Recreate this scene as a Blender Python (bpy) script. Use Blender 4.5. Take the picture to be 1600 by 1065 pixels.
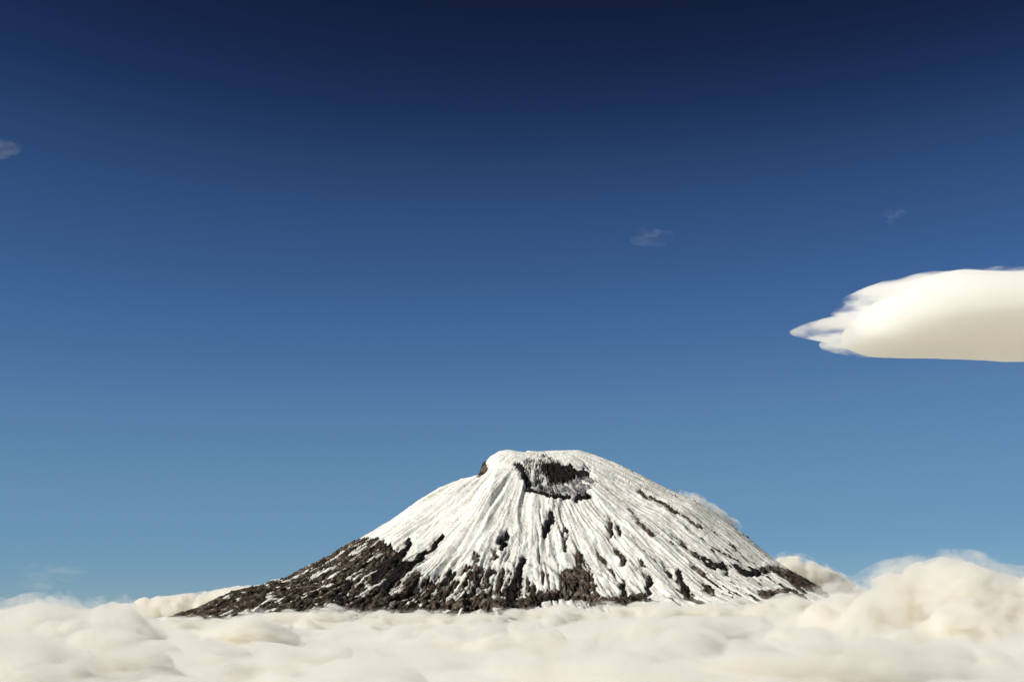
import bpy, bmesh, math, random
import numpy as np
from mathutils import Vector

for o in list(bpy.data.objects):
    bpy.data.objects.remove(o)
random.seed(7)
R = math.radians
SC = bpy.context.scene
COL = SC.collection

# ------------------------------------------------------------------ camera
CAM_Z = 1020.0                      # metres above the paramo
FOCAL = 2222.0                      # focal length in pixels of the 1600 px wide photograph (50 mm)
PITCH = math.atan((935 - 532.5) / FOCAL)
cam = bpy.data.cameras.new('camera')
cam.lens = 50.0
cam.sensor_width = 36.0
cam.clip_start = 1.0
cam.clip_end = 200000.0
cam_o = bpy.data.objects.new('camera', cam)
cam_o.location = (0, 0, CAM_Z)
cam_o.rotation_euler = (R(90) + PITCH, 0, 0)
COL.objects.link(cam_o)
SC.camera = cam_o

# ------------------------------------------------------------------ sky and sun
SUN_DIR = Vector((-0.73, -0.22, 0.64)).normalized()      # towards the sun: high on the left, a little behind the camera
SUN_EL = math.asin(SUN_DIR.z)
SUN_AZ = math.atan2(SUN_DIR.x, SUN_DIR.y)                # clockwise from +Y
world = bpy.data.worlds.new('World')
SC.world = world
world.use_nodes = True
nt = world.node_tree
nt.nodes.clear()
wo = nt.nodes.new('ShaderNodeOutputWorld')
bg = nt.nodes.new('ShaderNodeBackground')
sky = nt.nodes.new('ShaderNodeTexSky')
sky.sky_type = 'NISHITA'
sky.sun_disc = False
sky.sun_elevation = SUN_EL
sky.sun_rotation = SUN_AZ
sky.altitude = 5000.0
sky.air_density = 1.0
sky.dust_density = 0.3
sky.ozone_density = 2.0
bg.inputs['Strength'].default_value = 0.10
# film-like response for the thin, deep blue air of high altitude (same curve for the whole sky)
lo = nt.nodes.new('ShaderNodeVectorMath'); lo.operation = 'SCALE'; lo.inputs['Scale'].default_value = 0.10
hi = nt.nodes.new('ShaderNodeVectorMath'); hi.operation = 'SCALE'; hi.inputs['Scale'].default_value = 10.0
cv = nt.nodes.new('ShaderNodeRGBCurve')
cv.mapping.extend = 'HORIZONTAL'
for ch, pts in enumerate([
        [(0, 0), (.066, .0060), (.078, .0105), (.094, .024), (.136, .055), (.195, .098), (.48, .175), (1, .35)],
        [(0, 0), (.115, .0115), (.135, .0235), (.166, .066), (.200, .103), (.235, .137), (.330, .218), (.68, .345), (1, .50)],
        [(0, 0), (.232, .038), (.270, .080), (.324, .178), (.432, .322), (.58, .410), (.79, .500), (1, .60)]]):
    c = cv.mapping.curves[ch]
    c.points[0].location = pts[0]
    c.points[1].location = pts[-1]
    for p in pts[1:-1]:
        c.points.new(*p)
cv.mapping.update()
nt.links.new(sky.outputs[0], lo.inputs[0])
nt.links.new(lo.outputs[0], cv.inputs['Color'])
nt.links.new(cv.outputs[0], hi.inputs[0])
nt.links.new(hi.outputs[0], bg.inputs['Color'])
nt.links.new(bg.outputs[0], wo.inputs['Surface'])

sun = bpy.data.lights.new('sun', 'SUN')
sun.energy = 4.7
sun.angle = R(0.53)
sun.color = (1.0, 0.965, 0.895)
sun_o = bpy.data.objects.new('sun', sun)
sun_o.rotation_euler = SUN_DIR.to_track_quat('Z', 'Y').to_euler()
sun_o.location = (-3000, -3000, 6000)
COL.objects.link(sun_o)

SC.view_settings.view_transform = 'Standard'
SC.view_settings.look = 'None'
SC.view_settings.exposure = 0.0
SC.view_settings.gamma = 1.0
SC.view_settings.use_curve_mapping = False
SC.render.engine = 'CYCLES'
cy = SC.cycles
cy.max_bounces = 44
cy.diffuse_bounces = 3
cy.glossy_bounces = 1
cy.transmission_bounces = 2
cy.volume_bounces = 40
cy.transparent_max_bounces = 48
cy.use_denoising = True
cy.sample_clamp_indirect = 10.0


# ------------------------------------------------------------------ helpers
def ray_point(u, v, dist):
    """World point at depth y = dist on the sight line through pixel (u, v) of the photograph."""
    a = (u - 800.0) / FOCAL
    b = (532.5 - v) / FOCAL
    cp, sp = math.cos(PITCH), math.sin(PITCH)
    dy = cp - b * sp
    dz = sp + b * cp
    return (a * dist / dy, dist, CAM_Z + dz * dist / dy)


def project(x, y, z):
    cp, sp = math.cos(PITCH), math.sin(PITCH)
    dz = z - CAM_Z
    f = y * cp + dz * sp
    up = -y * sp + dz * cp
    return 800.0 + FOCAL * x / f, 532.5 - FOCAL * up / f


def _hash(ix, iy, iz, seed):
    h = (ix.astype(np.uint32) * np.uint32(374761393) + iy.astype(np.uint32) * np.uint32(668265263)
         + iz.astype(np.uint32) * np.uint32(2147483647) + np.uint32(seed * 974711 + 12345))
    h = (h ^ (h >> np.uint32(13))) * np.uint32(1274126177)
    h = (h ^ (h >> np.uint32(16))) * np.uint32(2246822519)
    h = h ^ (h >> np.uint32(15))
    return h


def noise(x, y, z=None, seed=0):
    """Gradient noise, about -1 to 1."""
    x = np.asarray(x, dtype=np.float64)
    y = np.asarray(y, dtype=np.float64)
    z = np.zeros_like(x) if z is None else np.asarray(z, dtype=np.float64)
    x0, y0, z0 = np.floor(x), np.floor(y), np.floor(z)
    fx, fy, fz = x - x0, y - y0, z - z0
    ix, iy, iz = x0.astype(np.int64), y0.astype(np.int64), z0.astype(np.int64)
    u = fx * fx * fx * (fx * (fx * 6 - 15) + 10)
    v = fy * fy * fy * (fy * (fy * 6 - 15) + 10)
    w = fz * fz * fz * (fz * (fz * 6 - 15) + 10)
    out = np.zeros_like(x)
    for a in (0, 1):
        for b in (0, 1):
            for c in (0, 1):
                h = _hash(ix + a, iy + b, iz + c, seed)
                gx = (h & np.uint32(1023)).astype(np.float64) / 511.5 - 1
                gy = ((h >> np.uint32(10)) & np.uint32(1023)).astype(np.float64) / 511.5 - 1
                gz = ((h >> np.uint32(20)) & np.uint32(1023)).astype(np.float64) / 511.5 - 1
                d = gx * (fx - a) + gy * (fy - b) + gz * (fz - c)
                out += d * (u if a else 1 - u) * (v if b else 1 - v) * (w if c else 1 - w)
    return out * 1.25


def fbm(x, y, z=None, octaves=4, seed=0, gain=0.5):
    s, amp, tot, f = 0.0, 1.0, 0.0, 1.0
    for k in range(octaves):
        s = s + amp * noise(x * f, y * f, None if z is None else z * f, seed + k * 17)
        tot += amp
        amp *= gain
        f *= 2.03
    return s / tot


def billow(x, y, z=None, octaves=4, seed=0, gain=0.5):
    """Rounded tops and creased hollows, 0 (crease) to about 1."""
    s, amp, tot, f = 0.0, 1.0, 0.0, 1.0
    for k in range(octaves):
        s = s + amp * np.abs(noise(x * f, y * f, None if z is None else z * f, seed + k * 31))
        tot += amp
        amp *= gain
        f *= 2.07
    return s / tot * 2.0


def smooth(a, b, x):
    t = np.clip((x - a) / (b - a), 0, 1)
    return t * t * (3 - 2 * t)


def new_mesh(name, verts, faces, mat=None, parent=None, shade=True):
    me = bpy.data.meshes.new(name)
    verts = np.asarray(verts, dtype=np.float32)
    faces = np.asarray(faces, dtype=np.int32)
    n = faces.shape[1]
    me.vertices.add(len(verts))
    me.vertices.foreach_set('co', verts.ravel())
    me.loops.add(faces.size)
    me.loops.foreach_set('vertex_index', faces.ravel())
    me.polygons.add(len(faces))
    me.polygons.foreach_set('loop_start', np.arange(0, faces.size, n, dtype=np.int32))
    me.polygons.foreach_set('loop_total', np.full(len(faces), n, dtype=np.int32))
    me.update(calc_edges=True)
    me.validate()
    me.polygons.foreach_set('use_smooth', np.full(len(me.polygons), shade, dtype=bool))
    if mat:
        me.materials.append(mat)
    o = bpy.data.objects.new(name, me)
    COL.objects.link(o)
    if parent:
        o.parent = parent
    return o


def tag(o, label=None, cat=None, group=None, kind=None):
    for k, v in (('label', label), ('category', cat), ('group', group), ('kind', kind)):
        if v:
            o[k] = v
    return o


def mat_new(name):
    m = bpy.data.materials.new(name)
    m.use_nodes = True
    m.node_tree.nodes.clear()
    return m, m.node_tree, m.node_tree.nodes.new('ShaderNodeOutputMaterial')


def ramp(nt, stops):
    r = nt.nodes.new('ShaderNodeValToRGB')
    els = r.color_ramp.elements
    while len(els) < len(stops):
        els.new(0.5)
    for e, (p, c) in zip(els, stops):
        e.position = p
        e.color = (*c, 1)
    return r


def tex_noise(nt, scale, detail=4, rough=0.55):
    t = nt.nodes.new('ShaderNodeTexNoise')
    t.inputs['Scale'].default_value = scale
    t.inputs['Detail'].default_value = detail
    t.inputs['Roughness'].default_value = rough
    return t


# ------------------------------------------------------------------ materials
def make_snow():
    m, nt, out = mat_new('snow')
    b = nt.nodes.new('ShaderNodeBsdfPrincipled')
    tc = nt.nodes.new('ShaderNodeTexCoord')
    mp = nt.nodes.new('ShaderNodeMapping')
    mp.inputs['Scale'].default_value = (1, 1, 0.35)
    n = tex_noise(nt, 0.012, 5, 0.6)
    r = ramp(nt, [(0.30, (0.62, 0.61, 0.54)), (0.50, (0.80, 0.79, 0.72)), (0.72, (0.88, 0.87, 0.82))])
    nt.links.new(tc.outputs['Object'], mp.inputs[0])
    nt.links.new(mp.outputs[0], n.inputs['Vector'])
    nt.links.new(n.outputs[0], r.inputs[0])
    at = nt.nodes.new('ShaderNodeAttribute')
    at.attribute_name = 'snow_grey'
    mx = nt.nodes.new('ShaderNodeMix')
    mx.data_type = 'RGBA'
    nt.links.new(at.outputs['Fac'], mx.inputs['Factor'])
    nt.links.new(r.outputs[0], mx.inputs[6])
    mx.inputs[7].default_value = (0.20, 0.19, 0.165, 1)  # grey that the streaks mix into the snow
    nt.links.new(mx.outputs[2], b.inputs['Base Color'])
    b.inputs['Roughness'].default_value = 0.7
    b.inputs['Specular IOR Level'].default_value = 0.2
    n2 = tex_noise(nt, 0.05, 4, 0.6)
    nt.links.new(tc.outputs['Object'], n2.inputs['Vector'])
    bp = nt.nodes.new('ShaderNodeBump')
    bp.inputs['Strength'].default_value = 0.5
    bp.inputs['Distance'].default_value = 6.0
    nt.links.new(n2.outputs[0], bp.inputs['Height'])
    nt.links.new(bp.outputs[0], b.inputs['Normal'])
    nt.links.new(b.outputs[0], out.inputs['Surface'])
    return m


def make_rock(name, stops, scale=0.03, tints=((1, 1, 1), (1, 1, 1), (1, 1, 1))):
    m, nt, out = mat_new(name)
    b = nt.nodes.new('ShaderNodeBsdfPrincipled')
    tc = nt.nodes.new('ShaderNodeTexCoord')
    n = tex_noise(nt, scale, 6, 0.65)
    r = ramp(nt, stops)
    nt.links.new(tc.outputs['Object'], n.inputs['Vector'])
    nt.links.new(n.outputs[0], r.inputs[0])
    big = tex_noise(nt, scale * 0.3, 3, 0.6)
    rb = ramp(nt, [(0.36, tints[0]), (0.50, tints[1]), (0.64, tints[2])])
    nt.links.new(tc.outputs['Object'], big.inputs['Vector'])
    nt.links.new(big.outputs[0], rb.inputs[0])
    mx = nt.nodes.new('ShaderNodeMix')
    mx.data_type = 'RGBA'
    mx.blend_type = 'MULTIPLY'
    mx.inputs['Factor'].default_value = 1.0
    nt.links.new(r.outputs[0], mx.inputs[6])
    nt.links.new(rb.outputs[0], mx.inputs[7])
    nt.links.new(mx.outputs[2], b.inputs['Base Color'])
    b.inputs['Roughness'].default_value = 0.9
    b.inputs['Specular IOR Level'].default_value = 0.15
    n2 = tex_noise(nt, 0.08, 5, 0.7)
    nt.links.new(tc.outputs['Object'], n2.inputs['Vector'])
    bp = nt.nodes.new('ShaderNodeBump')
    bp.inputs['Strength'].default_value = 0.9
    bp.inputs['Distance'].default_value = 8.0
    nt.links.new(n2.outputs[0], bp.inputs['Height'])
    nt.links.new(bp.outputs[0], b.inputs['Normal'])
    nt.links.new(b.outputs[0], out.inputs['Surface'])
    return m


def make_cloud(name, density, color=(0.986, 0.976, 0.943), size=None, lo=0.40, hi=0.62, stretch=(1, 1, 1), step=0.1, rough=0.6, floor=0.0):
    """Cloud droplets; with a size (metres) their density breaks up into puffs of about that size."""
    m, nt, out = mat_new(name)
    v = nt.nodes.new('ShaderNodeVolumePrincipled')
    v.inputs['Color'].default_value = (*color, 1)
    v.inputs['Density'].default_value = density
    v.inputs['Anisotropy'].default_value = 0.0
    nt.links.new(v.outputs[0], out.inputs['Volume'])
    if size is None:
        m.cycles.homogeneous_volume = True
        return m
    tc = nt.nodes.new('ShaderNodeTexCoord')
    mp = nt.nodes.new('ShaderNodeMapping')
    mp.inputs['Scale'].default_value = stretch
    n = tex_noise(nt, 1.0 / size, 5, rough)
    mr = nt.nodes.new('ShaderNodeMapRange')
    mr.interpolation_type = 'SMOOTHSTEP'
    mr.inputs['From Min'].default_value = lo
    mr.inputs['From Max'].default_value = hi
    mr.inputs['To Min'].default_value = density * floor
    mr.inputs['To Max'].default_value = density
    nt.links.new(tc.outputs['Object'], mp.inputs[0])
    nt.links.new(mp.outputs[0], n.inputs['Vector'])
    nt.links.new(n.outputs[0], mr.inputs['Value'])
    nt.links.new(mr.outputs[0], v.inputs['Density'])
    m.cycles.volume_step_rate = step
    return m


SNOW = make_snow()
ROCK = make_rock('volcanic_rock', [(0.28, (0.008, 0.007, 0.0065)), (0.45, (0.050, 0.041, 0.033)),
                                   (0.58, (0.125, 0.105, 0.085)), (0.72, (0.33, 0.31, 0.26))], 0.028,
                 ((0.40, 0.34, 0.31), (0.90, 0.80, 0.70), (1.35, 1.30, 1.20)))
DARK = make_rock('black_lava', [(0.30, (0.005, 0.004, 0.004)), (0.6, (0.018, 0.014, 0.013)), (0.8, (0.07, 0.06, 0.06))])
GREY = make_rock('shaded_grey_rock', [(0.32, (0.03, 0.028, 0.03)), (0.50, (0.16, 0.152, 0.155)), (0.70, (0.46, 0.45, 0.45))])  # grey rock with the crater's shade put into its colour
PARAMO = make_rock('paramo_ground', [(0.30, (0.05, 0.06, 0.02)), (0.55, (0.09, 0.10, 0.035)), (0.75, (0.13, 0.11, 0.06))], 0.002)
CLOUD = make_cloud('cloud_vapour', 0.020)
LENS = make_cloud('smooth_cloud_vapour', 0.018, color=(0.9968, 0.992, 0.977))
FRAY = make_cloud('frayed_vapour', 0.014, color=(0.994, 0.988, 0.972), size=120, lo=0.42, hi=0.64, stretch=(0.35, 0.35, 1.7), step=0.10, floor=0.02, rough=0.65)
HEAP = make_cloud('heaped_vapour', 0.044, color=(0.979, 0.967, 0.928), size=120, lo=0.42, hi=0.58, step=0.09, floor=0.01, rough=0.68)
SOFT = make_cloud('soft_vapour', 0.018, size=140, lo=0.42, hi=0.62, step=0.10, floor=0.01, rough=0.68)
FRINGE = make_cloud('torn_vapour', 0.0085, size=95, lo=0.46, hi=0.68, step=0.14, rough=0.7)
FIELD_FRINGE = make_cloud('torn_field_vapour', 0.0055, size=95, stretch=(0.5, 0.5, 1.7), lo=0.50, hi=0.68, step=0.03, rough=0.7)
FIELD = make_cloud('field_vapour', 0.044, color=(0.979, 0.967, 0.926), size=110, stretch=(0.55, 0.55, 1.7), lo=0.42, hi=0.58, step=0.025, floor=0.01, rough=0.68)
THIN = make_cloud('thin_vapour', 0.0009, size=75, lo=0.46, hi=0.74, stretch=(0.6, 0.6, 1.6), step=0.3)
VEIL = make_cloud('veil_vapour', 0.0018, size=75, lo=0.44, hi=0.74, stretch=(0.5, 0.5, 2.0), step=0.3)

# ------------------------------------------------------------------ ground under the clouds
ang = np.linspace(0, 2 * math.pi, 65)[:-1]
rad = np.array([0, 2000, 6000, 15000, 40000, 90000], float)
gv = [(0, 0, 0)]
for r_ in rad[1:]:
    for a_ in ang:
        gv.append((r_ * math.cos(a_), r_ * math.sin(a_), -0.002 * r_ if r_ > 15000 else 0))
gf = []
for i in range(64):
    gf.append((0, 1 + i, 1 + (i + 1) % 64))
for k in range(len(rad) - 2):
    for i in range(64):
        a0, a1 = 1 + k * 64 + i, 1 + k * 64 + (i + 1) % 64
        gf += [(a0, a0 + 64, a1 + 64), (a0, a1 + 64, a1)]
tag(new_mesh('ground', gv, gf, PARAMO), kind='structure')

# ------------------------------------------------------------------ mountain
MY = 10500.0                                            # distance of the summit


def prof(pts):
    return [ray_point(u, v, MY) for u, v in pts]


left_px = [(838, 709), (824, 707), (814, 715), (804, 708), (792, 706), (780, 708), (766, 716), (752, 731), (747, 747), (719, 749), (685, 761), (651, 781),
           (617, 806), (584, 827), (560, 841), (516, 868), (466, 892), (449, 902), (415, 912), (364, 926), (331, 943), (285, 958)]
right_px = [(838, 709), (870, 707), (906, 707), (929, 714), (960, 726), (991, 741), (1022, 756), (1050, 770), (1088, 785), (1111, 797),
            (1138, 814), (1165, 835), (1185, 852), (1204, 868), (1224, 882), (1250, 899), (1280, 918), (1330, 944)]
PL, PR = prof(left_px), prof(right_px)
XC = PL[0][0]
lr = np.array([XC - p[0] for p in PL]); lz = np.array([p[2] for p in PL])
rr = np.array([p[0] - XC for p in PR]); rz = np.array([p[2] for p in PR])
ext_r = np.array([3400, 4600, 6200, 9000.0]); ext_z = np.array([700, 330, 60, -120.0])
lz = lz - 50 * smooth(260, 800, lr)
rz = rz - 12 * smooth(260, 800, rr) - 42 * smooth(1050, 1500, rr)
lr, lz = np.append(lr, ext_r), np.append(lz, ext_z)
rr, rz = np.append(rr, ext_r), np.append(rz, ext_z)
fr = np.array([0, 120, 260, 420, 700, 1000, 1400, 1900, 2600, 3400, 4600, 6200, 9000.0])
fz = np.array([2078, 2062, 2005, 1900, 1690, 1480, 1250, 1030, 830, 640, 330, 60, -120.0])


def base_height(x, y):
    dx, dy = x - XC, y - MY
    r = np.hypot(dx, dy) + 1e-6
    c, s = dx / r, dy / r
    wl = np.where(c < 0, c * c, 0); wr = np.where(c > 0, c * c, 0); wf = s * s
    zl, zr, zf = np.interp(r, lr, lz), np.interp(r, rr, rz), np.interp(r, fr, fz)
    z = wl * zl + wr * zr + wf * zf
    th = np.arctan2(dx, -dy)                            # 0 towards the camera, + to the right
    front = smooth(0.0, 0.35, -s)
    # ribs and gullies that run down the flank
    a = smooth(150, 900, r) * (0.25 + 0.75 * front)
    warp = 0.12 * noise(r / 500, th * 3, seed=3)
    z = z + a * 34 * (1 - 2 * np.abs(noise((th + warp) * 5.2, r / 2600, seed=11)) - 0.45)
    z = z + a * 22 * (1 - 2 * np.abs(noise((th + warp) * 15, r / 1400, seed=23)) - 0.45)
    z = z + a * 16 * fbm(x / 210, y / 210, octaves=4, seed=5)
    # long ridge that falls from the west summit towards the camera: sunlit left flank, shaded right flank
    lx = XC - 250 - 0.10 * (-dy)
    z = z + front * smooth(60, 350, -dy) * (1 - smooth(1300, 2000, -dy)) * 46 * np.exp(-np.abs(dx - (lx - XC)) / 120.0)
    return z


def seg_dist(u, v, pts, hw):
    best = np.full(u.shape, -1e9)
    if not hasattr(hw, '__len__'):
        hw = [hw] * len(pts)
    if len(pts) == 1:
        return hw[0] - np.hypot(u - pts[0][0], v - pts[0][1])
    for (a, b, h0, h1) in zip(pts[:-1], pts[1:], hw[:-1], hw[1:]):
        ax, ay = a; bx, by = b
        L = (bx - ax) ** 2 + (by - ay) ** 2
        t = np.clip(((u - ax) * (bx - ax) + (v - ay) * (by - ay)) / L, 0, 1)
        d = np.hypot(u - ax - t * (bx - ax), v - ay - t * (by - ay))
        best = np.maximum(best, h0 + t * (h1 - h0) - d)
    return best


def poly_dist(u, v, pts):
    inside = np.zeros(u.shape, bool)
    d = np.full(u.shape, 1e9)
    n = len(pts)
    for i in range(n):
        ax, ay = pts[i]; bx, by = pts[(i + 1) % n]
        L = (bx - ax) ** 2 + (by - ay) ** 2
        t = np.clip(((u - ax) * (bx - ax) + (v - ay) * (by - ay)) / L, 0, 1)
        d = np.minimum(d, np.hypot(u - ax - t * (bx - ax), v - ay - t * (by - ay)))
        cross = ((ay > v) != (by > v))
        with np.errstate(divide='ignore', invalid='ignore'):
            xi = (bx - ax) * (v - ay) / (by - ay if by != ay else 1e-9) + ax
        inside ^= cross & (u < xi)
    return np.where(inside, d, -d)


# bare rock and some shade painted in as rock, as surveyed on the photograph: (kind, outline, half width or None, limit, roughness of the edge, rock)
ROCKS = [
    ('p', [(262, 975), (272, 950), (331, 930), (415, 899), (466, 879), (516, 868), (556, 848), (575, 845), (600, 850), (618, 870),
           (612, 888), (640, 905), (690, 915), (700, 975)], None, 0.9, 10, 'ROCK'),
    ('l', [(644, 843), (632, 862), (610, 885), (585, 908)], [0.5, 4, 8, 9], 5, 3, 'DARK'),
    ('l', [(692, 840), (672, 864), (645, 882), (622, 898), (600, 925)], [0.5, 3, 5, 8, 9], 5, 2.5, 'DARK'),
    ('l', [(552, 912), (533, 935), (527, 950)], [4, 8, 9], 4, 3, 'DARK'),
    ('p', [(630, 893), (700, 908), (708, 898), (722, 888), (760, 894), (800, 898), (830, 912), (842, 933), (836, 975), (640, 975)],
     None, 0.2, 10, 'ROCK'),
    ('l', [(706, 896), (690, 922)], [3, 6], 4, 2.5, 'DARK'),
    ('l', [(744, 866), (741, 950)], [2, 4], 3, 3, 'ROCK'),
    ('l', [(818, 877), (809, 900), (798, 930), (795, 960)], [2.5, 4.5, 9, 10], 5, 3, 'DARK'),
    ('l', [(640, 955), (690, 952), (735, 944), (790, 948), (835, 940), (872, 930)], 5.5, 4, 4, 'ROCK'),
    ('p', [(875, 893), (925, 891), (926, 925), (940, 942), (890, 942), (866, 932), (876, 918)], None, 3, 8, 'ROCK'),
    ('l', [(904, 866), (904, 894)], [2, 3], 3, 2, 'ROCK'),
    ('l', [(905, 930), (935, 944), (970, 944), (1002, 936)], 5.5, 4, 3, 'ROCK'),
    ('l', [(974, 912), (974, 934)], 2.8, 3, 2, 'DARK'),
    ('l', [(1014, 908), (1014, 932)], 3, 3, 2, 'DARK'),
    ('l', [(1062, 900), (1063, 917), (1078, 934)], [2.5, 3.5, 4], 3, 2, 'DARK'),
    ('l', [(1150, 887), (1166, 897), (1184, 899)], 2.8, 3, 2, 'DARK'),
    ('l', [(1192, 893), (1215, 892)], 3, 3, 2, 'ROCK'),
    ('l', [(1207, 892), (1235, 905), (1262, 918), (1280, 924)], [3, 6, 8, 5], 5, 3, 'ROCK'),
    ('l', [(1192, 934), (1228, 930)], 5, 4, 4, 'ROCK'),
    ('l', [(1098, 874), (1116, 890)], [0.6, 2.2], 3, 3, 'DARK'), ('l', [(1112, 878), (1136, 896)], [0.6, 2], 3, 3, 'DARK'),
    ('l', [(1080, 882), (1096, 902)], [0.6, 2.4], 3, 3, 'ROCK'), ('l', [(1034, 880), (1050, 902)], [0.6, 2.2], 3, 3, 'DARK'),
    ('l', [(1096, 912), (1112, 930)], [1, 3], 3, 3, 'ROCK'), ('l', [(1000, 880), (1014, 905)], [0.6, 1.8], 2, 3, 'ROCK'),
    ('l', [(930, 850), (942, 880)], [0.5, 1.8], 2, 3, 'ROCK'), ('l', [(1050, 840), (1090, 872)], [0.5, 1.8], 2, 3, 'ROCK'),
    ('l', [(985, 800), (1020, 840)], [0.5, 1.6], 2, 3, 'ROCK'), ('l', [(880, 830), (884, 862)], [0.5, 1.6], 2, 3, 'ROCK'),
    ('l', [(862, 804), (858, 824), (849, 840)], [3, 4, 2.5], 4, 2, 'DARK'),
    ('l', [(792, 838), (783, 856)], [3, 3.2], 4, 2, 'DARK'), ('l', [(776, 858), (768, 874)], [1, 2.4], 3, 2, 'ROCK'),
    ('l', [(952, 815), (953, 838)], 1.6, 3, 2, 'ROCK'), ('l', [(962, 822), (970, 838)], [1, 2.4], 3, 2, 'DARK'),
    ('l', [(1000, 771), (1035, 790), (1092, 824)], 1.6, 2, 3, 'ROCK'),
    ('l', [(964, 863), (975, 885)], 1.8, 3, 2, 'ROCK'),
    ('p', [(846, 724), (894, 723), (900, 733), (921, 736), (923, 744), (886, 744), (856, 747)], None, 4, 3.5, 'DARK'),  # steep crater rock, the hollow's shadow painted into its black
    ('l', [(806, 727), (814, 736), (820, 748), (826, 764), (845, 768), (870, 774), (886, 776)], [1.5, 2.6, 2.8, 3, 4, 6, 5], 4, 3, 'DARK'),
    ('l', [(898, 783), (906, 777), (920, 775)], 2.4, 3, 1.5, 'DARK'),
    ('p', [(820, 722), (850, 716), (915, 732), (932, 758), (900, 776), (840, 770), (820, 748)], None, -0.3, 8, 'GREY'),  # grey rock inside the crater, its shade painted into the colour
    ('l', [(750, 742), (758, 729)], 2.6, 3, 2, 'ROCK'),  # shadow in the left summit notch, painted as a streak of rock
]


def axis(segs):
    out = []
    for a, b, step in segs:
        out.append(np.arange(a, b, step))
    return np.concatenate(out)


def mountain_layers():
    xs = axis([(-9000, -2900, 250), (-2900, -2600, 20), (-2600, 2450, 6.2), (2450, 3000, 25), (3000, 9000, 250)])
    ys = axis([(MY - 8000, MY - 2600, 200), (MY - 2600, MY - 2150, 20), (MY - 2150, MY + 160, 6.2), (MY + 160, MY + 900, 35), (MY + 900, MY + 8000, 250)])
    X, Y = np.meshgrid(xs, ys)
    Z = base_height(X, Y)
    U, V = project(X, Y, Z)
    front = Y < MY + 60
    th = np.arctan2(X - XC, MY - Y)
    r = np.hypot(X - XC, Y - MY)
    # crater: a bowl let into the top of the face, its front lip broken down
    e = ((U - 872) / 56) ** 2 + ((V - 750) / 30) ** 2
    Z = Z - np.where(front & (e < 1), 56 * (1 - e) ** 0.8, 0)
    # edge noise drawn out down the fall line
    flute = fbm(th * 46, r / 260, octaves=4, seed=41, gain=0.6)
    lump = fbm(X / 60, Y / 60, Z / 60, octaves=4, seed=57, gain=0.6)
    bits = fbm(th * 95, r / 95, octaves=3, seed=61, gain=0.7)
    N = 1.3 * flute + 0.35 * lump + 0.8 * bits
    U = U + 7 * noise(X / 110, Y / 110, Z / 110, seed=401) + 3 * noise(X / 38, Y / 38, Z / 38, seed=402)
    V = V + 6 * noise(X / 110, Y / 110, Z / 110, seed=403) + 3 * noise(X / 38, Y / 38, Z / 38, seed=404)
    f = np.full(X.shape, -1e9)
    kind = np.zeros(X.shape, int)
    for shape, pts, hw, lim, rough, rock in ROCKS:
        d = poly_dist(U, V, pts) if shape == 'p' else seg_dist(U, V, pts, hw) + 0.8
        d = np.minimum(d, lim) + (rough if shape == 'p' else rough + 1.5) * 1.2 * N
        take = d > f
        kind = np.where(take, ('ROCK', 'DARK', 'GREY').index(rock), kind)
        f = np.maximum(f, d)
    f = np.where(front, f, -1e9)
    # scattered ribs of rock that show through the thin snow, more of them low down
    thin = fbm(th * 105, r / 600, octaves=4, seed=71, gain=0.55) + 0.30 * bits
    low = smooth(500, 2000, r)
    spread = (thin - (0.42 - 0.16 * low - 0.10 * smooth(-0.4, 0.9, th))) * 16
    take = spread > f
    kind = np.where(take, np.where(lump > 0.1, 1, 0), kind)
    f = np.maximum(f, spread)
    f = np.clip(f, -4, 4)
    fine = fbm(X / 26, Y / 26, Z / 26, octaves=4, seed=83, gain=0.6)
    crag = 1 - 2 * np.abs(noise(th * 70, r / 120, seed=91))
    # snow lies on the rock; where f > 0 it is gone
    flut2 = 1 - 2 * np.abs(noise((th + 0.02 * lump) * 34, r / 900, seed=97))
    patchy = 0.35 + 1.0 * smooth(-0.35, 0.45, fbm(X / 420, Y / 420, octaves=2, seed=140))
    Zs = Z + 11.0 * patchy * flut2 * smooth(250, 800, r) + 5.0 * fine + 4.0 * lump - 4.0 * f
    Zr = Z + np.where(f > -3.5, 20 * fine + (26 * crag + 14 * flute) * smooth(0, 2.5, f) + 2.0 * f, -14)
    # grey streaks coloured down the snow, more on the right of the face
    st = fbm(th * 38, r / 520, octaves=4, seed=111, gain=0.62) + 0.7 * bits
    snow_grey = smooth(0.05, 0.55, st + 0.12 * smooth(-0.3, 0.8, th) - 0.25 * smooth(0.25, 0.05, r / 2000)) * 0.75
    snow_grey = np.maximum(snow_grey, 0.6 * smooth(-3.2, -0.5, f))
    return xs, ys, X, Y, Z, Zs, Zr, f, kind, snow_grey


xs, ys, X, Y, Z, Zs, Zr, F, KIND, SNOW_GREY = mountain_layers()
ny, nx = X.shape
idx = np.arange(ny * nx).reshape(ny, nx)
quads = np.stack([idx[:-1, :-1], idx[:-1, 1:], idx[1:, 1:], idx[1:, :-1]], -1)


def sub_mesh(name, mask, zz, mat, parent):
    q = quads[mask]
    used, inv = np.unique(q.ravel(), return_inverse=True)
    co = np.stack([X.ravel()[used], Y.ravel()[used], zz.ravel()[used]], -1)
    o = new_mesh(name, co, inv.reshape(-1, 4), mat, parent)
    at = o.data.attributes.new('snow_grey', 'FLOAT', 'POINT')
    if len(at.data) == len(used):
        at.data.foreach_set('value', SNOW_GREY.ravel()[used].astype(np.float32))
    return o


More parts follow.
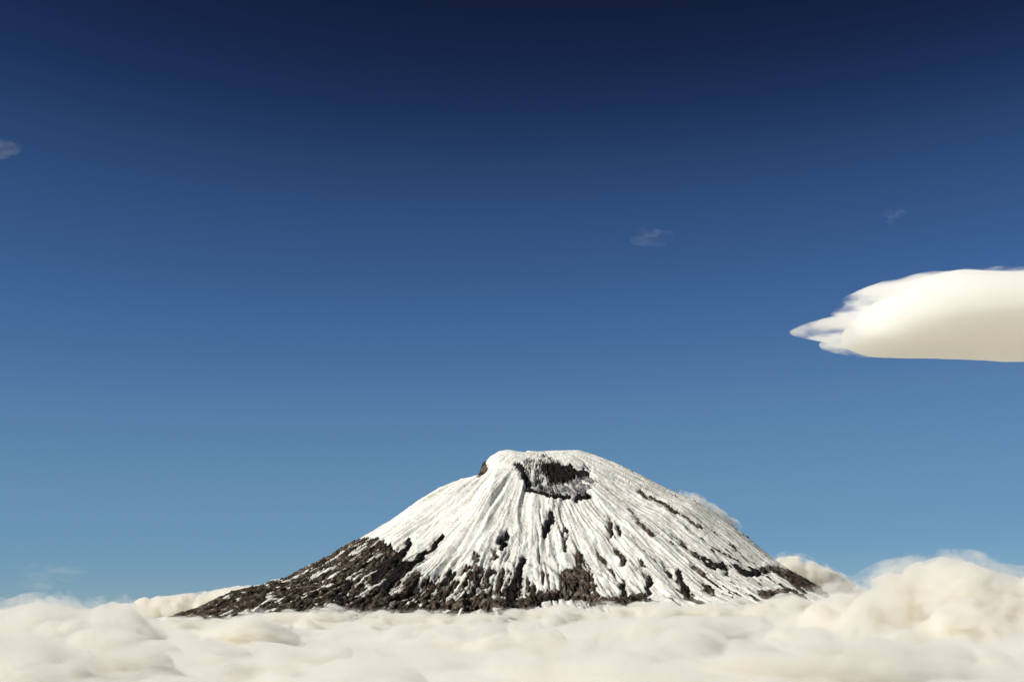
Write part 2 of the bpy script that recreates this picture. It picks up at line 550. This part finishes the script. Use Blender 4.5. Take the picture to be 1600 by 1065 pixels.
# the body under snow and rock: every fourth line is enough
sx = np.unique(np.append(np.arange(0, nx, 4), nx - 1)); sy = np.unique(np.append(np.arange(0, ny, 4), ny - 1))
bi = np.arange(len(sx) * len(sy)).reshape(len(sy), len(sx))
bq = np.stack([bi[:-1, :-1], bi[:-1, 1:], bi[1:, 1:], bi[1:, :-1]], -1).reshape(-1, 4)
gx, gy = np.meshgrid(sx, sy)
bco = np.stack([X[gy, gx], Y[gy, gx], Z[gy, gx] - 30.0], -1).reshape(-1, 3)
mountain = new_mesh('mountain', bco, bq, ROCK)
tag(mountain, 'snow-covered volcano with dark rocky ridges and a crater, rising out of the sea of cloud', 'mountain', kind='structure')


def corner(op, a):
    return op(op(a[:-1, :-1], a[:-1, 1:]), op(a[1:, 1:], a[1:, :-1]))


fmin, fmax = corner(np.minimum, F), corner(np.maximum, F)
snow = sub_mesh('snow_cover', fmin < 3.0, Zs, SNOW, mountain)

# outcrops: connected patches of bare rock, the painted shade included, the larger ones parts of their own
rockf = fmax > -1.0
lab = np.zeros(rockf.shape, int)
patches = []
for j, i in zip(*np.nonzero(fmax > 0.3)):
    if lab[j, i]:
        continue
    k = len(patches) + 1
    stack, cells = [(j, i)], []
    lab[j, i] = k
    kk = KIND[j, i]
    while stack:
        a, b = stack.pop()
        cells.append((a, b))
        for c, d in ((a + 1, b), (a - 1, b), (a, b + 1), (a, b - 1)):
            if 0 <= c < rockf.shape[0] and 0 <= d < rockf.shape[1] and rockf[c, d] and not lab[c, d] and KIND[c, d] == kk:
                lab[c, d] = k
                stack.append((c, d))
    patches.append(cells)
order = sorted(range(len(patches)), key=lambda k: -len(patches[k]))
rest = {0: [], 1: [], 2: []}
n_out = 0
MATS = [ROCK, DARK, GREY]
for n_, k in enumerate(order):
    cells = patches[k]
    kk = KIND[cells[0][0], cells[0][1]]
    if n_ >= 150 or len(cells) < 60:
        rest[kk] += cells
        continue
    m = np.zeros(rockf.shape, bool)
    m[tuple(np.array(cells).T)] = True
    sub_mesh(('rock_outcrop', 'lava_rib', 'shaded_crater_rock')[kk], m, Zr, MATS[kk], mountain)  # the grey patches carry the crater's painted shade
    n_out += 1
for kk, cells in rest.items():
    if cells:
        m = np.zeros(rockf.shape, bool)
        m[tuple(np.array(cells).T)] = True
        tag(sub_mesh('scattered_rocks', m, Zr, MATS[kk], mountain), kind='stuff')
print('outcrops', n_out, 'patches', len(patches))


# ------------------------------------------------------------------ clouds
def cloud_sea():
    """A closed layer of cloud all round, its top a field of billows: fine in front of the camera, coarse behind."""
    a_front = np.linspace(R(-27), R(27), 560)
    a_back = np.linspace(R(27), R(333), 92)[1:-1]
    A = np.concatenate([a_front, a_back])
    rs = np.concatenate([[30], np.geomspace(300, 14000, 330), np.geomspace(14000, 70000, 60)[1:]])
    AA, RR = np.meshgrid(A, rs)
    x, y = RR * np.sin(AA), RR * np.cos(AA)
    wx = x + 160 * noise(x / 700, y / 700, seed=5)
    wy = y + 160 * noise(x / 700, y / 700, seed=6)
    b = billow(wx / 620, wy / 620, octaves=6, seed=101, gain=0.6)
    s = fbm(x / 3200, y / 3200, octaves=2, seed=131)
    fade = np.exp(-RR / 45000)
    z = 842 + (120 * b + 60 * s) * fade
    z = z - smooth(0, 1200, 1200 - RR) * 60
    # the layer curves away with the earth
    z = z - RR ** 2 / (2 * 6.4e6)
    n = len(A)
    co = np.stack([x, y, z], -1).reshape(-1, 3)
    ii = np.arange(len(rs) * n).reshape(len(rs), n)
    j2 = np.roll(ii, -1, axis=1)
    q = np.stack([ii[:-1], j2[:-1], j2[1:], ii[1:]], -1).reshape(-1, 4)[:, ::-1]
    # underside: the same rim rings joined by a flat floor
    low = co.copy().reshape(len(rs), n, 3)[[0, len(rs) - 1]].copy()
    low[0, :, 2] = 350; low[1, :, 2] = low[1, :, 2] - 500
    base = len(co)
    co = np.concatenate([co, low.reshape(-1, 3)])
    li = base + np.arange(2 * n).reshape(2, n)
    lj = np.roll(li, -1, axis=1)
    extra = [np.stack([li[0], lj[0], lj[1], li[1]], -1),                    # floor
             np.stack([ii[-1], j2[-1], lj[1], li[1]], -1)[:, ::-1],         # outer edge
             np.stack([ii[0], j2[0], lj[0], li[0]], -1)]                    # inner edge
    q = np.concatenate([q] + extra)
    # cap the small hole under the camera
    top_c, low_c = len(co), len(co) + 1
    co = np.concatenate([co, [[0, 0, z[0].mean()], [0, 0, 350]]])
    q = q[:len(q) - n]                                                      # no inner wall once it is capped
    o = new_mesh('cloud_sea', co, q, CLOUD)
    bm = bmesh.new()
    bm.from_mesh(o.data)
    bmesh.ops.holes_fill(bm, edges=[e for e in bm.edges if e.is_boundary], sides=0)
    bmesh.ops.recalc_face_normals(bm, faces=bm.faces)
    bm.to_mesh(o.data)
    bm.free()
    return tag(o, kind='stuff')


def cloud_from_balls(name, balls, voxel, mat, bumps, smooth_n=2, sub=3):
    """Union of balls (x, y, z, rx, ry, rz) turned into one skin, then roughened: bumps = [(wavelength, height), ...]."""
    bm = bmesh.new()
    for (x, y, z, a, b, c) in balls:
        r = bmesh.ops.create_icosphere(bm, subdivisions=sub, radius=1.0)
        for v in r['verts']:
            v.co = Vector((x + v.co.x * a, y + v.co.y * b, z + v.co.z * c))
    org = Vector(np.mean([b[:3] for b in balls], axis=0))
    for v in bm.verts:
        v.co -= org
    return skin(name, bm, org, voxel, mat, bumps, smooth_n)


def close_skin(o, voxel):
    """One clean closed skin, without folds that cut through each other."""
    md = o.modifiers.new('skin', 'REMESH')
    md.mode = 'VOXEL'
    md.voxel_size = voxel
    me = bpy.data.meshes.new_from_object(o.evaluated_get(bpy.context.evaluated_depsgraph_get()))
    o.modifiers.clear()
    o.data = me
    me.polygons.foreach_set('use_smooth', np.ones(len(me.polygons), bool))
    return me


def skin(name, bm, org, voxel, mat, bumps, smooth_n):
    me = bpy.data.meshes.new(name)
    bm.to_mesh(me)
    bm.free()
    o = bpy.data.objects.new(name, me)
    COL.objects.link(o)
    md = o.modifiers.new('skin', 'REMESH')
    md.mode = 'VOXEL'
    md.voxel_size = voxel
    if smooth_n:
        ms = o.modifiers.new('soft', 'SMOOTH')
        ms.iterations = smooth_n
        ms.factor = 0.6
    dg = bpy.context.evaluated_depsgraph_get()
    me2 = bpy.data.meshes.new_from_object(o.evaluated_get(dg))
    o.modifiers.clear()
    o.data = me2
    me2.name = name
    n = len(me2.vertices)
    co = np.empty(n * 3, np.float32); me2.vertices.foreach_get('co', co); co = co.reshape(-1, 3).astype(float)
    no = np.empty(n * 3, np.float32); me2.vertices.foreach_get('normal', no); no = no.reshape(-1, 3).astype(float)
    d = np.zeros(n)
    for k, (w, h, *sq) in enumerate(bumps):
        st = sq[0] if sq else (1, 1, 1)
        p = co + np.array(org) * 1.0
        d += h * (2 * np.abs(noise(p[:, 0] / (w * st[0]), p[:, 1] / (w * st[1]), p[:, 2] / (w * st[2]), seed=211 + 13 * k)) - 0.35)
    co += no * d[:, None]
    me2.vertices.foreach_set('co', co.astype(np.float32).ravel())
    me2.update()
    me2 = close_skin(o, voxel)
    me2.name = name
    me2.materials.clear()
    me2.materials.append(mat)
    me2.update()
    o.location = org
    return o


def bank(crest, dist, depth, rmin, rmax, seed, n=60, floor=None, jitter=0.5):
    """Balls for a heap of cloud whose crest runs through the given points of the photograph at the given distance."""
    rnd = random.Random(seed)
    cu = [p[0] for p in crest]; cv = [p[1] for p in crest]
    out = []
    for k in range(n):
        u = rnd.uniform(cu[0], cu[-1])
        v = float(np.interp(u, cu, cv))
        yy = dist + (rnd.random() ** 1.4) * depth * rnd.choice((-1, 1)) * 0.5
        x, _, zt = ray_point(u, v, dist)
        x *= yy / dist
        r = rnd.uniform(rmin, rmax)
        fall = (abs(yy - dist) / (depth * 0.5)) ** 2 * rmax * 0.8
        z = zt - r - fall - rnd.random() * r * jitter
        out.append((x, yy, z, r * 1.25, r * 1.2, r))
        if floor is not None and z - r > floor:
            out.append((x, yy, (z + floor) / 2, r * 1.5, r * 1.5, (z - floor) / 2 + r * 0.5))
    return out


tag(cloud_sea(), 'sea of pale cloud spreading round the volcano to the horizon', 'clouds')

def fringe(o, mat, grow, ragged, seed, voxel=14):
    """Loose vapour round a cloud: its skin swollen unevenly, filled with thin torn puffs."""
    me = o.data.copy()
    me.name = 'cloud_fringe'
    n = len(me.vertices)
    co = np.empty(n * 3, np.float32); me.vertices.foreach_get('co', co); co = co.reshape(-1, 3).astype(float)
    no = np.empty(n * 3, np.float32); me.vertices.foreach_get('normal', no); no = no.reshape(-1, 3).astype(float)
    no[:, 2] = np.maximum(no[:, 2], -0.2)
    d = grow + ragged * fbm(co[:, 0] / 150, co[:, 1] / 150, co[:, 2] / 90, octaves=3, seed=seed)
    co += no * np.maximum(d, 6)[:, None]
    me.vertices.foreach_set('co', co.astype(np.float32).ravel())
    me.update()
    f = bpy.data.objects.new('cloud_fringe', me)
    COL.objects.link(f)
    me = close_skin(f, voxel)
    me.materials.clear()
    me.materials.append(mat)
    me.name = 'cloud_fringe'
    f.parent = o
    return f


# the smooth lens-shaped cloud beside the mountain, high on the right
def lens_cloud(name, rows, dist, depth, voxel, mat, bumps, smooth_n=8):
    """Loft of stacked lobes: each lobe = (list of (u, top v, bottom v), depth factor), then one skin."""
    bm = bmesh.new()
    org = Vector(ray_point(1700, 495, dist))
    for stations, df in rows:
        rings = []
        us = [p[0] for p in stations]
        lo_u, hi_u = us[0], us[-1]
        n = 48
        for k in range(n + 1):
            t = 0.5 - 0.5 * math.cos(math.pi * k / n)
            u = lo_u + (hi_u - lo_u) * t
            top = float(np.interp(u, us, [p[1] for p in stations])); bot = float(np.interp(u, us, [p[2] for p in stations]))
            q = 2 * t - 1
            hd = depth * df * math.sqrt(max(1 - q * q, 0.0004))
            ring = []
            for j in range(24):
                a = 2 * math.pi * j / 24
                ca, sa = math.cos(a), math.sin(a)
                vv = (top + bot) / 2 - (bot - top) / 2 * math.copysign(abs(sa) ** 0.75, sa)
                c = Vector(ray_point(u, vv, dist)) - org
                c.y += hd * math.copysign(abs(ca) ** 0.9, ca)
                ring.append(bm.verts.new(c))
            rings.append(ring)
        for r0, r1 in zip(rings[:-1], rings[1:]):
            for j in range(24):
                bm.faces.new((r0[j], r0[(j + 1) % 24], r1[(j + 1) % 24], r1[j]))
        bm.faces.new(rings[0]); bm.faces.new(rings[-1])
    bmesh.ops.recalc_face_normals(bm, faces=bm.faces)
    return skin(name, bm, org, voxel, mat, bumps, smooth_n)


lens = lens_cloud('lenticular_cloud', [
    ([(1318, 516, 536), (1345, 492, 544), (1375, 468, 548), (1410, 446, 550), (1460, 433, 551), (1600, 449, 551), (1800, 457, 550), (2060, 464, 548), (2240, 476, 546), (2330, 510, 540)], 1.0)],
    9000.0, 950.0, 14, LENS, [(420, 12, (2.6, 2.6, 0.5)), (150, 9, (2.4, 2.4, 0.5))])
edge = lens_cloud('frayed_edge', [
    ([(1234, 515, 518), (1268, 507, 524), (1300, 497, 530), (1360, 486, 538), (1460, 476, 543)], 0.34),
    ([(1298, 486, 489), (1326, 474, 489), (1360, 466, 494), (1460, 456, 500)], 0.34),
    ([(1314, 467, 470), (1338, 457, 471), (1374, 448, 476), (1460, 442, 480)], 0.34),
    ([(1345, 453, 456), (1388, 443, 460), (1440, 431, 464), (1520, 437, 470)], 0.34),
    ([(1280, 535, 540), (1308, 528, 547), (1350, 518, 553), (1500, 512, 556)], 0.34),
    ([(1410, 437, 446), (1500, 440, 454), (1700, 450, 466), (1900, 456, 470)], 0.7)],
    9000.0, 950.0, 10, FRAY, [(160, 8, (2.6, 2.6, 0.4)), (60, 5, (2.5, 2.5, 0.4))], 3)
edge.parent = lens
edge.location = (0, 0, 0)
o = lens
tag(o, 'large smooth white lens-shaped cloud with a shaded flat base, high beside the volcano', 'cloud')

B = [(300, 46), (130, 24), (55, 10)]
o = cloud_from_balls('cloud_bank', bank([(1270, 940), (1330, 914), (1390, 902), (1420, 890), (1452, 874), (1490, 880), (1530, 888), (1610, 890), (1720, 905), (1850, 930)],
                                        4500, 1000, 70, 150, 1, 110, 880)
                     + bank([(1290, 955), (1390, 935), (1452, 915), (1530, 922), (1720, 935), (1850, 950)], 4500, 700, 110, 160, 12, 40, 880), 13, HEAP, B)
fringe(o, FRINGE, 42, 60, 1)
tag(o, 'tall billowing cloud bank rising above the horizon, right of the volcano', 'cloud', 'cloud banks heaped on the sea of cloud')
o = cloud_from_balls('cloud_bank', bank([(1030, 940), (1120, 936), (1220, 932), (1300, 925), (1350, 930)], 7900, 700, 50, 90, 2, 50, 860), 13, SOFT, [(220, 22), (90, 10)])
tag(o, 'low soft cloud bank lapping the right foot of the volcano', 'cloud', 'cloud banks heaped on the sea of cloud')
o = cloud_from_balls('cloud_bank', bank([(-120, 950), (0, 944), (50, 936), (85, 932), (120, 936), (160, 943), (230, 957)], 5200, 800, 40, 80, 3, 90, 870), 13, SOFT, B)
fringe(o, FRINGE, 34, 44, 2)
tag(o, 'grey-white cloud bank on the horizon far left of the volcano', 'cloud', 'cloud banks heaped on the sea of cloud')
o = cloud_from_balls('cloud_bank', bank([(150, 946), (190, 934), (270, 927), (330, 919), (410, 909), (470, 897)], 11500, 300, 45, 70, 4, 90, 900, 0.2), 14, HEAP, [(260, 14), (90, 8)])
tag(o, 'thin bright cloud bank showing behind the left ridge of the volcano', 'cloud', 'cloud banks heaped on the sea of cloud')
o = cloud_from_balls('cloud_bank', bank([(1180, 872), (1220, 868), (1262, 872), (1300, 890), (1345, 914)], 11400, 400, 36, 64, 5, 80, 900, 0.25), 14, HEAP, [(260, 18), (90, 6)])
fringe(o, FRINGE, 26, 40, 5)
tag(o, 'small white cloud bank behind the right foot of the volcano, below the snow ridge', 'cloud', 'cloud banks heaped on the sea of cloud')
o = cloud_from_balls('ridge_cloud', bank([(1010, 756), (1045, 762), (1085, 768), (1112, 784), (1150, 812)], 10600, 260, 28, 50, 6, 60, None, 0.25), 9, SOFT, [(120, 10), (50, 5)])
tag(o, 'thin white cloud spilling over the upper right ridge of the volcano', 'cloud')
o = cloud_from_balls('cloud_bank', bank([(-80, 990), (0, 982), (70, 992), (130, 1015), (190, 1050)], 2600, 500, 35, 75, 7, 60, 860), 7, HEAP, [(160, 24), (70, 11), (30, 5)])
fringe(o, FRINGE, 22, 34, 3)
tag(o, 'bright rounded cloud bank nearest at lower left', 'cloud', 'cloud banks heaped on the sea of cloud')
o = cloud_from_balls('cloud_bank', bank([(780, 1008), (880, 1002), (980, 1000), (1040, 1006), (1080, 1030)], 2300, 360, 28, 55, 8, 60, 865), 6, HEAP, [(140, 20), (60, 9), (28, 4)])
fringe(o, FRINGE, 20, 30, 4)
tag(o, 'bright white cloud bank in the near clouds below the middle of the volcano', 'cloud', 'cloud banks heaped on the sea of cloud')


def heaped_clouds():
    """The near part of the cloud sea: heaps of cloud too many and too run together to count."""
    rnd = random.Random(21)
    balls = []
    for k in range(360):
        y = 1250 + 6900 * rnd.random() ** 1.25
        x = rnd.uniform(-0.47, 0.47) * y
        b = float(billow(np.array([x / 620]), np.array([y / 620]), octaves=3, seed=505)[0])
        r = (26 + 74 * rnd.random() ** 1.6) * (0.55 + 0.45 * min(1, y / 5000))
        top = 826 + 165 * b + 60 * rnd.random() - 30 * float(smooth(3600, 1800, y))
        top = min(top, 1010 - 70 * float(smooth(4500, 6500, y)))
        balls.append((x, y, top - r, r * rnd.uniform(1.2, 2.6), r * rnd.uniform(1.0, 1.8), r * rnd.uniform(0.65, 1.0)))
    # crest along the foot of the mountain
    for k in range(110):
        u = rnd.uniform(230, 1330)
        v = float(np.interp(u, [230, 330, 420, 500, 560, 700, 830, 880, 960, 1060, 1200, 1330],
                            [968, 960, 952, 946, 950, 952, 947, 938, 946, 938, 935, 925])) + rnd.uniform(0, 7)
        p = ray_point(u, v, 8050 + rnd.uniform(-250, 100))
        r = rnd.uniform(30, 60)
        balls.append((p[0], p[1], p[2] - r, r * 2.1, r * 1.3, r))
    o = cloud_from_balls('cloud_heaps', balls, 13, FIELD, [(240, 40, (1.5, 1.2, 0.8)), (100, 20, (1.6, 1.2, 0.7)), (42, 9, (1.5, 1, 0.7))], 2, 2)
    fringe(o, FIELD_FRINGE, 20, 42, 6, 18)
    return tag(o, 'heaped white cloud covering the foreground below the volcano', 'clouds', kind='stuff')


heaped_clouds()

# faint wisps in the open sky
for (u, v, ru, rv, d, lab_, mat) in [
        (1012, 368, 46, 15, 7000, 'faint thin wisp of cloud alone in the sky above the volcano summit', THIN),
        (1386, 338, 30, 12, 7000, 'tiny faint wisp of cloud just above the lens-shaped cloud', THIN),
        (8, 232, 44, 13, 7000, 'pale streak of cloud high in the dark sky at the left edge', VEIL),
        (78, 905, 60, 28, 9500, 'faint veil of mist rising off the cloud sea at far left', THIN)]:
    rnd = random.Random(int(u))
    balls = []
    s = d / FOCAL
    for k in range(7):
        c = ray_point(u + rnd.uniform(-0.6, 0.6) * ru, v + rnd.uniform(-0.6, 0.6) * rv, d + rnd.uniform(-60, 60))
        balls.append((c[0], c[1], c[2], ru * s * rnd.uniform(0.35, 0.6), ru * s * 0.7, rv * s * rnd.uniform(0.3, 0.55)))
    o = cloud_from_balls('cloud_wisp', balls, 6, mat, [(90, 9, (2, 2, 0.6)), (35, 5, (2, 2, 0.6))], 3)
    tag(o, lab_, 'cloud', 'wisps of cloud in the open sky')
